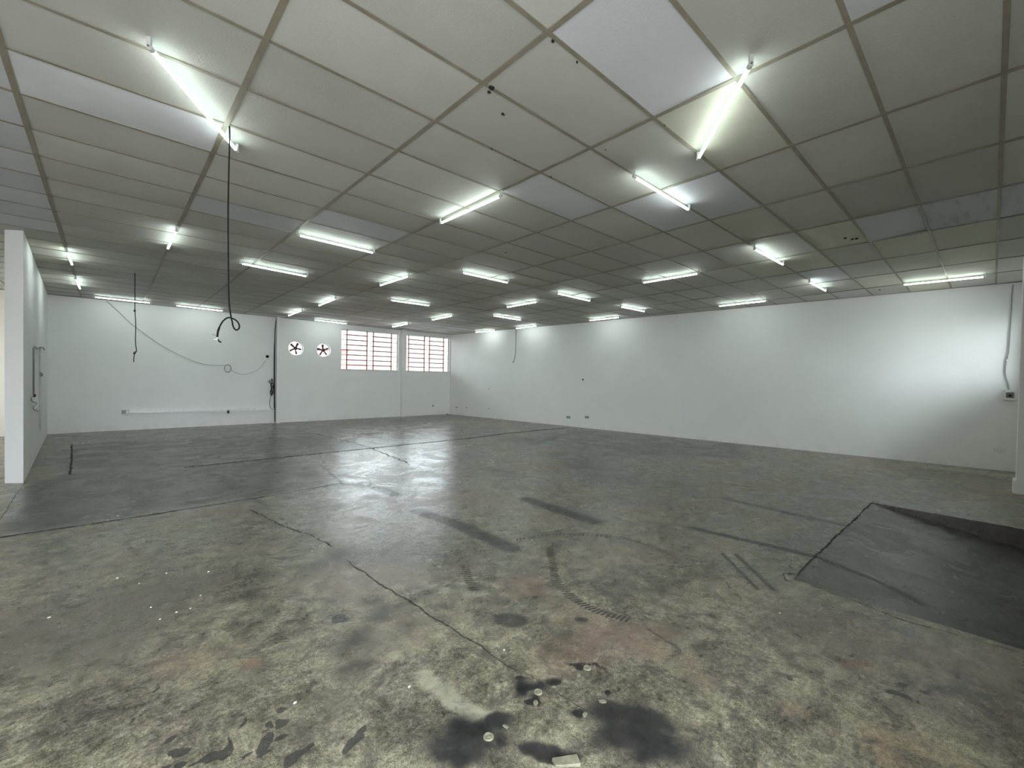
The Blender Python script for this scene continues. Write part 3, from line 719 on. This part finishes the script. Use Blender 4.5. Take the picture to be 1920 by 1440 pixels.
# closed roller door at the foot of the ramp
bm = bmesh.new(); add_box(bm, (RX0, -.75, -.3), (RX1, -.74, 2.9)); d1 = from_bm('door_1', bm, M_DOOR, None, 'structure')
sl = bmesh.new(); add_box(sl, (RX0, -.74, 0), (RX1, -.725, .09)); slm = bpy.data.meshes.new('door_slat'); sl.to_mesh(slm); sl.free(); slm.materials.append(M_DOOR)
for k in range(32):
    o = link(bpy.data.objects.new('door_slat', slm), d1); o.location = (0, 0, -.28 + k * .099)

# ------------------------------------------------------------------ outside
bm = bmesh.new(); add_box(bm, (-40, -40, -.75), (50, 16.9, -.42)); from_bm('street', bm, M_STREET, None, 'structure')
bm = bmesh.new(); add_box(bm, (-60, 16.9, -.3), (190, 130, -.1)); from_bm('ground_behind', bm, M_STREET, None, 'structure')
nb = thing('neighbour_house', 'salmon pink house wall seen through the lower corner of the wider window', 'building', (8.5, 22.5, -.1))
bm = bmesh.new(); add_box(bm, (8.0, 22.0, -.1), (8.98, 27, 2.93)); world_child(from_bm('house_wall', bm, M_PINK), nb)
bm = bmesh.new(); add_box(bm, (8.98, 22.02, -.1), (11.5, 22.2, 2.16)); world_child(from_bm('yard_wall', bm, M_PINK), nb)
bm = bmesh.new(); add_prism(bm, [(7.9, 21.8), (9.1, 21.8), (9.1, 27.2), (7.9, 27.2)], 2.93, lambda x, y: 3.0 + (y - 21.8) * .02); world_child(from_bm('roof', bm, M_STREET), nb)

fb = bpy.data.objects.new('added_sky_screen', None); COL.objects.link(fb); fb.location = (40, 95, -.1); fb['kind'] = 'structure'  # added building, screens the bright sky so the window bars stay visible
bm = bmesh.new(); add_box(bm, (-20, 90, -.1), (150, 110, 10.9)); world_child(from_bm('house_wall', bm, M_PALE), fb)
bm = bmesh.new(); add_prism(bm, [(-21, 89.5), (151, 89.5), (151, 111), (-21, 111)], 10.9, 11.2); world_child(from_bm('roof', bm, M_STREET), fb)

# ------------------------------------------------------------------ exhaust fans
def fan(f, label, turn):
    t = thing('exhaust_fan', label, 'fan', f + Vector((0, .10, 0)), 'exhaust fans in the back wall', (0, 0, BA))
    def part(name, build, mat, par=t, smooth=False):
        bm = bmesh.new(); build(bm); bmesh.ops.recalc_face_normals(bm, faces=bm.faces); return from_bm(name, bm, mat, par, smooth=smooth)
    def ringb(bm):
        n = 40; R = []
        for rr, y in ((FR - .001, -.02), (FR - .009, -.02), (FR - .009, .05), (FR - .001, .05)):
            R.append([bm.verts.new((rr * math.cos(2 * math.pi * k / n), y, rr * math.sin(2 * math.pi * k / n))) for k in range(n)])
        for a_, b_ in zip(R, R[1:] + R[:1]):
            for k in range(n): bm.faces.new((a_[k], a_[(k + 1) % n], b_[(k + 1) % n], b_[k]))
    part('housing_ring', ringb, M_FAN)
    def hub(bm): add_tube(bm, [(0, -.06, 0), (0, -.05, 0), (0, .05, 0), (0, .06, 0)], [.045, .062, .062, .045], 16)
    part('hub', hub, M_FAN)
    for k in range(5):
        a0 = turn + 2 * math.pi * k / 5
        def blade(bm):
            vs = []
            for s in range(6):
                r = .04 + s * .034; w = .022 + .014 * math.sin(min(1, s / 4) * 1.5); tw = .7 - s * .05
                for e in (-1, 1):
                    for th in (-.002, .002):
                        u = e * w * math.cos(tw * .5); yy = e * w * math.sin(tw) + th
                        vs.append(bm.verts.new((r * math.cos(a0) - u * math.sin(a0), yy, r * math.sin(a0) + u * math.cos(a0))))
            for s in range(5):
                A = vs[s * 4:s * 4 + 4]; B = vs[s * 4 + 4:s * 4 + 8]
                for q, w_ in ((0, 1), (1, 3), (3, 2), (2, 0)): bm.faces.new((A[q], A[w_], B[w_], B[q]))
            bm.faces.new((vs[0], vs[1], vs[3], vs[2])); bm.faces.new((vs[20], vs[21], vs[23], vs[22]))
        part('blade', blade, M_FAN)
    for rr in (.10, .17):     # thin guard wires on the weather side
        tube = bmesh.new(); add_tube(tube, [(rr * math.cos(2 * math.pi * k / 28), .085, rr * math.sin(2 * math.pi * k / 28)) for k in range(29)], .003, 5, False); from_bm('guard_wire', tube, M_RED, t)
    bm = bmesh.new(); add_box(bm, (-FR + .01, .08, -.008), (FR - .01, .09, .008)); from_bm('guard_bar', bm, M_RED, t)
fan(FANS[0], 'brown five-blade exhaust fan in a round wall hole beside the pilaster', math.radians(-8))
fan(FANS[1], 'brown five-blade exhaust fan in a round wall hole nearer the barred windows', math.radians(22))

# ------------------------------------------------------------------ tube lights
LIGHTS = [
 (283, 92, 443, 281, 'white tube light set askew across tiles beside the long black cable'),
 (1406, 124, 1310, 296, 'white tube light set askew over a yellowish tile, steepest of all'),
 (938, 368, 827, 418, 'white tube light running away from the camera, largest of those in mid ceiling'),
 (1190, 332, 1291, 393, 'white crossways tube light over a pale tile, beside the askew one over yellowish tile'),
 (560, 441, 700, 474, 'white crossways tube light, largest of the pair left of mid ceiling'),
 (452, 494, 575, 518, 'white crossways tube light just behind and left of the larger crossways one'),
 (331, 433, 315, 466, 'white tube light seen end-on beside the long black cable, on a thick rail'),
 (766, 518, 713, 535, 'white tube light running away from camera, between two crossways ones in mid ceiling'),
 (867, 511, 952, 530, 'white crossways tube light in the very middle of the ceiling'),
 (1309, 513, 1206, 530, 'white tube light running away, large, between mid ceiling and the right wall'),
 (1415, 467, 1468, 496, 'white crossways tube light under a dull tile, nearer of the two short-looking ones at right'),
 (1518, 529, 1548, 545, 'white crossways tube light close to the right wall, shortest looking there'),
 (1846, 519, 1693, 534, 'white tube light along the right wall, closest one to the breaker box'),
 (1437, 564, 1348, 574, 'white tube light along the right wall, second one from the breaker box'),
 (1045, 550, 1106, 564, 'white crossways tube light, straight behind the one in the very middle, to its right'),
 (1007, 566, 951, 576, 'white tube light running away, directly above the small cable hanging by the right wall'),
 (1164, 575, 1208, 584, 'white crossways tube light above the third tube along the right wall'),
 (1161, 595, 1105, 601, 'white tube light along the right wall, third one from the breaker box'),
 (925, 592, 976, 600, 'white crossways tube light near the far corner, just above the two along the wall'),
 (1006, 611, 968, 616, 'white tube light along the right wall, with a thin cable hanging at its end'),
 (928, 620, 892, 623, 'white tube light along the right wall, last before the far corner'),
 (733, 563, 805, 573, 'white crossways tube light above the gap between the two barred windows'),
 (848, 592, 810, 600, 'white tube light running away above the far room corner'),
 (765, 607, 736, 613, 'white tube light running away, right above the top of the barred windows'),
 (629, 560, 598, 573, 'white tube light running away above the two exhaust fans, middle of its line'),
 (566, 582, 541, 592, 'white tube light running away above the first pilaster and fan'),
 (589, 600, 650, 607, 'white tube light along the back wall over the two exhaust fans'),
 (125, 472, 135, 496, 'bluish white tube light near the partition, nearer of the two there'),
 (142, 523, 150, 541, 'white tube light near the partition, further of the two there'),
 (177, 557, 282, 568, 'white tube light along the back wall crossed by a thin hanging cord'),
 (330, 573, 418, 583, 'white tube light along the back wall just beside the looped black cable'),
]
def tube_light(A, B, label):
    C = (A + B) / 2; d = (B - A); Ln = d.length; yaw = math.atan2(d.y, d.x)
    t = thing('tube_light', label, 'light', C, 'tube lights under the ceiling', (0, -math.asin(d.z / Ln), yaw))
    if 'tube' not in cache:
        bm = bmesh.new(); add_tube(bm, [(-.5, 0, 0), (.5, 0, 0)], .013, 12); me_ = bpy.data.meshes.new('glass_tube'); bm.to_mesh(me_); bm.free(); me_.materials.append(M_TUBE); me_.materials.append(M_TUBE_BACK)
        for p in me_.polygons:
            p.use_smooth = True
            if p.normal.z > .1: p.material_index = 1
        cache['tube'] = me_
        bm = bmesh.new(); add_tube(bm, [(-.018, 0, 0), (.006, 0, 0), (.018, 0, 0)], [.017, .017, .0155], 12)
        add_box(bm, (-.026, -.012, -.012), (-.008, .012, .062)); me_ = bpy.data.meshes.new('socket'); bm.to_mesh(me_); bm.free(); me_.materials.append(M_SOCKET); cache['socket'] = me_
        bm = bmesh.new(); add_tube(bm, [(-.032, 0, 0), (-.024, 0, 0)], .007, 8); me_ = bpy.data.meshes.new('screw'); bm.to_mesh(me_); bm.free(); me_.materials.append(M_METAL); cache['screw'] = me_
    g = link(bpy.data.objects.new('glass_tube', cache['tube']), t); g.scale = (Ln - .03, 1, 1)
    for s in (-1, 1):
        k = link(bpy.data.objects.new('socket', cache['socket']), t); k.location = (s * Ln / 2, 0, 0); k.rotation_euler = (0, 0, 0 if s < 0 else math.pi)
        if Ln and (C - Vector(EYE)).length < 8: link(bpy.data.objects.new('screw', cache['screw']), k)
for (x1, y1, x2, y2, lab) in LIGHTS:
    tube_light(on_ceiling((x1, y1), .06), on_ceiling((x2, y2), .06), lab)

# ------------------------------------------------------------------ hanging cables and wires
c0 = on_ceiling((430, 237)); D1 = float((np.array(c0) - EYE) @ AX_F)
t = thing('hanging_cable', 'thick black cable hanging from the ceiling, looped near its stripped end', 'cable', c0)
path = [(430, 237), (430.5, 256), (429, 320), (427.6, 400), (428, 480), (428.8, 540), (430, 572), (433.3, 594), (435.4, 603), (437.5, 613), (442.5, 618.7), (447.5, 616.5), (448.7, 610.8), (445.8, 604), (440, 599), (434, 596.7), (428.3, 595.4), (422.5, 598.3), (416.7, 604), (411.7, 613), (408.7, 621.7), (407.3, 631.7)]
deps = [0] * 9 + [-.002, -.008, -.012, -.016, -.02, -.022, -.022, -.02, -.018, -.015, -.012, -.01, -.01]
pts = [at_depth(p, D1 + d) for p, d in zip(path, deps)]; pts[0] = c0 + Vector((0, 0, .01))
world_child(tube_obj('cable', pts, .0062, M_BLACK), t)
world_child(tube_obj('sheath', [at_depth(p, D1 - .01) for p in ((411.2, 614), (408.8, 621.5), (407.4, 632))], .0082, M_BLACK), t)
world_child(tube_obj('grey_core', [at_depth(p, D1 - .01) for p in ((407.4, 631), (404, 629), (398, 626.5))], .0028, M_GREYW), t)
world_child(tube_obj('white_core', [at_depth(p, D1 - .01) for p in ((407.3, 631.5), (408, 636), (405, 636.5), (402, 636))], .004, M_WHITEP), t)
world_child(tube_obj('black_core', [at_depth(p, D1 - .01) for p in ((407.8, 634), (410, 639), (414.5, 642))], [.002, .0065, .006], M_BLACK, n=0), t)
c0 = on_ceiling((253, 512)); D2 = float((np.array(c0) - EYE) @ AX_F)
t = thing('pendant_wire', 'thin dark cord hanging straight from the ceiling, knotted near its end', 'cable', c0)
world_child(tube_obj('cord', [at_depth(p, D2 + d) for p, d in (((253, 512), 0), ((253, 550), 0), ((253, 583), 0), ((254.4, 606), 0), ((254, 640), 0), ((255.8, 657), .0), ((254, 661), -.02), ((250.5, 663.5), -.01), ((252, 660), .02), ((255, 660), .01), ((251.5, 666), 0), ((250.8, 679), 0))], .0075, M_BLACK), t)
world_child(tube_obj('tape_band', [at_depth(p, D2) for p in ((252.5, 581), (252.5, 584.5))], .017, M_DARKP, n=0), t)
c0 = on_ceiling((967, 617)); D3 = float((np.array(c0) - EYE) @ AX_F) * .972; c0 = at_depth((967.3, 613), D3)
t = thing('pendant_wire', 'thin black cord hanging at the end of a tube light by the right wall', 'cable', c0)
world_child(tube_obj('cord', [at_depth(p, D3) for p in ((967.3, 613), (967.2, 640), (966.5, 660), (965, 672), (963, 677.5), (960.5, 679.5))], .009, M_BLACK), t)
world_child(tube_obj('frayed_end', [at_depth(p, D3) for p in ((964, 676), (963.5, 679), (963.8, 682))], .004, M_GREYW), t)
# signal wire looped along the back wall
base = on_back((427, 684), .02)
t = thing('slack_wire', 'thin grey wire drooping across the back wall to a small coil', 'wire', base)
world_child(tube_obj('wire', [on_back(p, .025) for p in ((200, 564), (225, 587), (250, 610), (300, 646), (350, 672), (387, 683.5), (424, 685))], .006, M_GREYW), t)
coil = []
for k in range(44):
    a_ = 2 * math.pi * k / 14.3; coil.append(on_back((427 + 6.2 * math.sin(a_) + .4 * math.sin(k), 691 - (7 + .6 * math.sin(k * .7)) * math.cos(a_)), .03 + .0006 * k))
world_child(tube_obj('coil', coil, .006, M_GREYW, n=2), t)
world_child(tube_obj('tail', [on_back(p, .025) for p in ((433, 693), (441, 698), (455, 702), (470, 699.5), (485, 692), (494, 682), (498, 676))], .005, M_GREYW), t)
bm = bmesh.new(); c = on_back((501, 668.5), 0)
add_tube(bm, [c + Vector((0, .005, 0)), c + Vector((0, -.02, 0)), c + Vector((.01, -.05, -.015)), c + Vector((.02, -.06, -.03))], [.045, .05, .04, .01], 9); tag(from_bm('cable_clip', bm, M_BLACK), 'small black clip stuck to the back wall beside the first pilaster', 'clip')
# black riser with a tied hank of cable
t = thing('cable_riser', 'black cable running down the first pilaster with a tied hank of slack', 'cable', on_back((515, 790), .05))
world_child(tube_obj('riser', [on_back(p, .05) for p in ((518.6, 597), (516.5, 612), (515.6, 625), (515, 663), (514.7, 714), (514.8, 750), (514.9, 768), (515, 791))], .013, M_BLACK), t)
world_child(tube_obj('second_riser', [on_back(p, .085) for p in ((516, 620), (514.2, 660), (513.7, 710), (514.0, 745), (513.9, 765))], .010, M_BLACK), t)
hank = [(514, 722), (511, 724), (508.5, 732), (509, 742), (512, 735), (511.5, 716), (509.5, 710), (508.5, 716), (508.8, 728), (506.8, 734), (507.2, 739), (510, 738.5), (510.5, 731), (508, 724), (511, 719), (513, 728), (514, 716)]
world_child(tube_obj('hank', [on_back(p, .07 + .012 * (k % 4)) for k, p in enumerate(hank)], .010, M_BLACK), t)
world_child(tube_obj('hank_loop', [on_back(p, .07) for p in ((508.6, 739), (506.6, 748), (505.6, 758), (507.5, 765), (511, 767.5), (514.5, 766))], .010, M_GREYW), t)
for q in (((508.5, 722), (505, 717.5), (501, 715)), ((508.8, 724), (505.5, 716), (504, 711.5)), ((509, 720), (506, 714.5), (507, 712))): world_child(tube_obj('loose_end', [on_back(p, .07) for p in q], .008, M_GREYW), t)
# surface trunking with two sockets
A, B = on_back((240, 772.4), 0), on_back((513, 766.2), 0)
t = thing('wall_trunking', 'white plastic trunking along the back wall with a small socket at each junction', 'trunking', (A + B) / 2)
bm = bmesh.new(); m_ = back_mtx(A.x); Lx = (B.x - A.x) / math.cos(BA); zA, zB = A.z, B.z
vs = add_box(bm, (0, -.07, -.035), (Lx, .0, .035), None)
for v_ in vs: v_.co.z += zA + (zB - zA) * v_.co.x / Lx; v_.co = m_ @ v_.co
world_child(from_bm('trunking_lid', bm, M_TRUNK), t)
for px, py, w_ in ((237, 771.6, .11), (429.5, 771.8, .07)):
    c = on_back((px, py), 0); bm = bmesh.new(); add_box(bm, (-w_, -.085, -.06), (w_ * .6, 0, .06), back_mtx(c.x, c.z)); s_ = world_child(from_bm('socket_box', bm, M_WHITEP), t)
    bm = bmesh.new(); add_box(bm, (-w_ * .9, -.092, -.05), (-w_ * .1, -.084, .045), back_mtx(c.x, c.z)); k_ = from_bm('socket_face', bm, M_DARKP); k_.parent = s_; k_.matrix_parent_inverse = Matrix.Translation(-Vector(t.location)) if False else Matrix.Identity(4)
# partition: conduit and a drawn edge shade at the recess and a scribble of wire
t = thing('wall_conduit', 'thin pale vertical conduit on the partition beside the shallow recess', 'conduit', on_left((75.3, 805), .02))
world_child(tube_obj('pipe_and_edge_shade', [on_left(p, .018) for p in ((75.3, 650), (75.3, 700), (75.3, 760), (75.3, 805))], .016, M_SOCKET, n=0), t)
world_child(tube_obj('pipe_and_edge_shade', [on_left(p, .012) for p in ((63.2, 651), (63.2, 700), (63.2, 741))], .012, M_GREYW, n=0), t)  # grey rod added to imitate the shaded near edge of the recess
world_child(tube_obj('elbow', [on_left(p, .03) for p in ((76, 652), (80, 651.5), (83.5, 656))], .012, M_GREYW), t)
world_child(tube_obj('clamp', [on_left(p, .03) for p in ((75.5, 699), (78.5, 700.5), (79, 705), (76, 704))], .014, M_GREYW), t)
t = thing('loose_wire', 'crumpled thin wire dangling from the recess in the partition', 'wire', on_left((62, 742), .02))
world_child(tube_obj('wire', [on_left(p, .03) for p in ((62, 742), (58.5, 747), (60, 752), (66, 755), (69, 757), (65, 761), (62.5, 766), (68, 769.5), (73, 771))], .007, M_GREYW), t)
bm = bmesh.new(); c = on_left((62.3, 741.6), 0); add_tube(bm, [c + Vector((-.005, 0, 0)), c + Vector((.03, 0, 0))], .028, 8); world_child(from_bm('outlet_hole', bm, M_BLACK), t)

# ------------------------------------------------------------------ right wall fittings
RA = math.atan2(1, -.1234) - math.pi / 2
def right_mtx(c): return Matrix.Translation(c) @ Matrix.Rotation(RA, 4, 'Z')
def rbox(lo, hi, c, mat, par, name, rnd_=.0):
    bm = bmesh.new(); add_box(bm, lo, hi, None)
    if rnd_: bmesh.ops.bevel(bm, geom=bm.edges[:], offset=rnd_, segments=2, affect='EDGES')
    bmesh.ops.transform(bm, matrix=right_mtx(c), verts=bm.verts)
    return world_child(from_bm(name, bm, mat), par)
ca, cb_, cm = on_right((1881, 741)), on_right((1903, 741)), on_right((1892, 741)); wy = abs(ca.y - cb_.y) / 2
t = thing('breaker_box', 'small white breaker box with a dark window on the right wall by the column', 'breaker box', cm)
rbox((-.075, -wy, -.105), (.01, wy, .105), cm, M_WHITEP, t, 'case', .012)
rbox((-.082, -wy * .72, -.055), (-.07, wy * .72, .06), cm, M_GREYW, t, 'window_frame', .004)
rbox((-.088, -wy * .58, -.04), (-.08, wy * .58, .045), cm, M_DOOR, t, 'smoked_cover', .003)
rbox((-.105, -wy * .25, -.02), (-.086, wy * .25, .012), cm, M_BLACK, t, 'switch', .003)
t = thing('feed_cable', 'wavy grey cable running down the right wall into the breaker box', 'cable', on_right((1892, 731), .02))
world_child(tube_obj('cable', [on_right(p, .02) for p in ((1899.5, 534), (1897.5, 555), (1896, 590), (1893.5, 630), (1891.5, 658), (1887.5, 676), (1885, 692), (1886, 706), (1890, 718), (1892, 731))], .009, M_CABLE), t)
world_child(tube_obj('cable_tie', [on_right(p, .02) for p in ((1887.6, 674), (1887.2, 678))], .016, M_WHITEP, n=0), t)
def plate(p, label, dark):
    c = on_right(p); q = thing('wall_outlet', label, 'outlet', c, 'outlets on the right wall')
    rbox((-.012, -.085, -.05), (.004, .085, .05), c, M_WHITEP if not dark else M_SOCKET, q, 'plate', .004)
    for s in (-1, 1): rbox((-.016, s * .035 - .022, -.03), (-.010, s * .035 + .022, .03), c, M_DOOR if dark else M_WHITEP, q, 'socket')
plate((1066, 782.3), 'grey outlet plate low on the right wall, closer to the barred windows', True)
plate((1100.5, 782.3), 'grey outlet plate low on the right wall, closer to the breaker box', True)
plate((1874, 845), 'white outlet plate low on the right wall below the breaker box', False)
c = on_right((1093.8, 712)); t = thing('wall_hook', 'small dark hook stuck at mid height on the right wall', 'hook', c)
rbox((-.02, -.018, -.035), (.003, .018, .04), c, M_GREYW, t, 'hook_plate', .006)
world_child(tube_obj('hook_prong', [c + Vector((-.015, 0, .02)), c + Vector((-.06, -.005, -.01)), c + Vector((-.07, -.01, .03))], .008, M_DARKP), t)
def wall_hole(c, n, r, wall):
    bm = bmesh.new(); add_tube(bm, [c - n * .004, c + n * .006], r, 10); from_bm('hole', bm, M_HOLE, wall)
nr = Vector((-1, -.1234, 0)).normalized()
for p, r in (((855.8, 763.8), .03), ((875, 763.8), .022), ((917, 766.2), .022), ((917, 729), .018)): wall_hole(on_right(p), nr, r, wall_right)
for p, r in (((811.8, 760.8), .03), ((838, 777), .035), ((757.8, 717), .03)): wall_hole(on_back(p), Vector((0, -1, 0)), r, wall_back)

# ------------------------------------------------------------------ debris on the floor
x, y = on_floor((1061, 1430)); bm = bmesh.new(); add_box(bm, (-.058, -.022, -.01), (.058, .022, .022))
for v_ in bm.verts: v_.co += Vector((random.uniform(-.006, .006), random.uniform(-.006, .006), random.uniform(-.004, .004)))
bmesh.ops.bevel(bm, geom=bm.edges[:], offset=.004, segments=1, affect='EDGES'); bmesh.ops.subdivide_edges(bm, edges=[e for e in bm.edges if e.calc_length() > .08], cuts=2)
for v_ in bm.verts: v_.co += Vector((random.uniform(-.0015, .0015),) * 3)
o = from_bm('mortar_chunk', bm, M_BLOCK); o.location = (x, y, -.008); o.rotation_euler = (.02, 0, math.radians(-38)); tag(o, 'pale oblong mortar chunk lying in a black pit at the bottom edge', 'rubble')
def stub(p, r, label):
    x, y = on_floor(p); bm = bmesh.new(); n = 18; R = []
    for rr, z in ((r * 1.05, -.02), (r * 1.05, .004), (r * .95, .007), (r * .6, .0065), (r * .5, .004), (r * .3, .006)):
        R.append([bm.verts.new((rr * random.uniform(.96, 1.04) * math.cos(2 * math.pi * k / n), rr * math.sin(2 * math.pi * k / n), z)) for k in range(n)])
    for a_, b_ in zip(R, R[1:]):
        for k in range(n): bm.faces.new((a_[k], a_[(k + 1) % n], b_[(k + 1) % n], b_[k]))
    bm.faces.new(R[-1]); o = from_bm('anchor_stub', bm, M_BLOCK); o.location = (x, y, -.001)
    tag(o, label, 'anchor', 'sheared anchor stubs in the floor')
stub((1009, 1298), .022, 'round pale anchor stub in the middle of a black star-shaped floor pit')
stub((1101, 1253), .022, 'round pale anchor stub at the edge of a grey-green floor pit')
stub((916, 1382), .024, 'round pale anchor stub amid broken oily concrete at the end of the pale strip')
def chunk(p, s, label, seed):
    r_ = random.Random(seed); x, y = on_floor(p); bm = bmesh.new(); bmesh.ops.create_icosphere(bm, subdivisions=2, radius=1)
    for v_ in bm.verts: k = r_.uniform(.75, 1.15); v_.co = Vector((v_.co.x * s * k, v_.co.y * s * .6 * k, max(-.3, v_.co.z) * s * .16 * k))
    o = from_bm('concrete_chip', bm, M_BLOCK); o.location = (x, y, 0.); o.rotation_euler = (0, 0, r_.uniform(0, 6)); tag(o, label, 'rubble', 'loose concrete chips')
chunk((1085, 1266), .022, 'flat concrete chip next to the stub in the grey-green pit', 1)
chunk((1039, 1288), .016, 'small concrete chip at the side arm of the star-shaped pit', 2)
chunk((1004, 1318), .022, 'flat concrete chip at the lower arm of the star-shaped pit', 3)
chunk((1097, 1340), .020, 'curved concrete chip beside the upper tip of the largest oil stain', 4)
chunk((1130, 1315), .024, 'greenish concrete chip standing just above the largest oil stain', 5)
chunk((948, 1362), .020, 'square concrete chip on the dark oil beside the pale strip', 7)
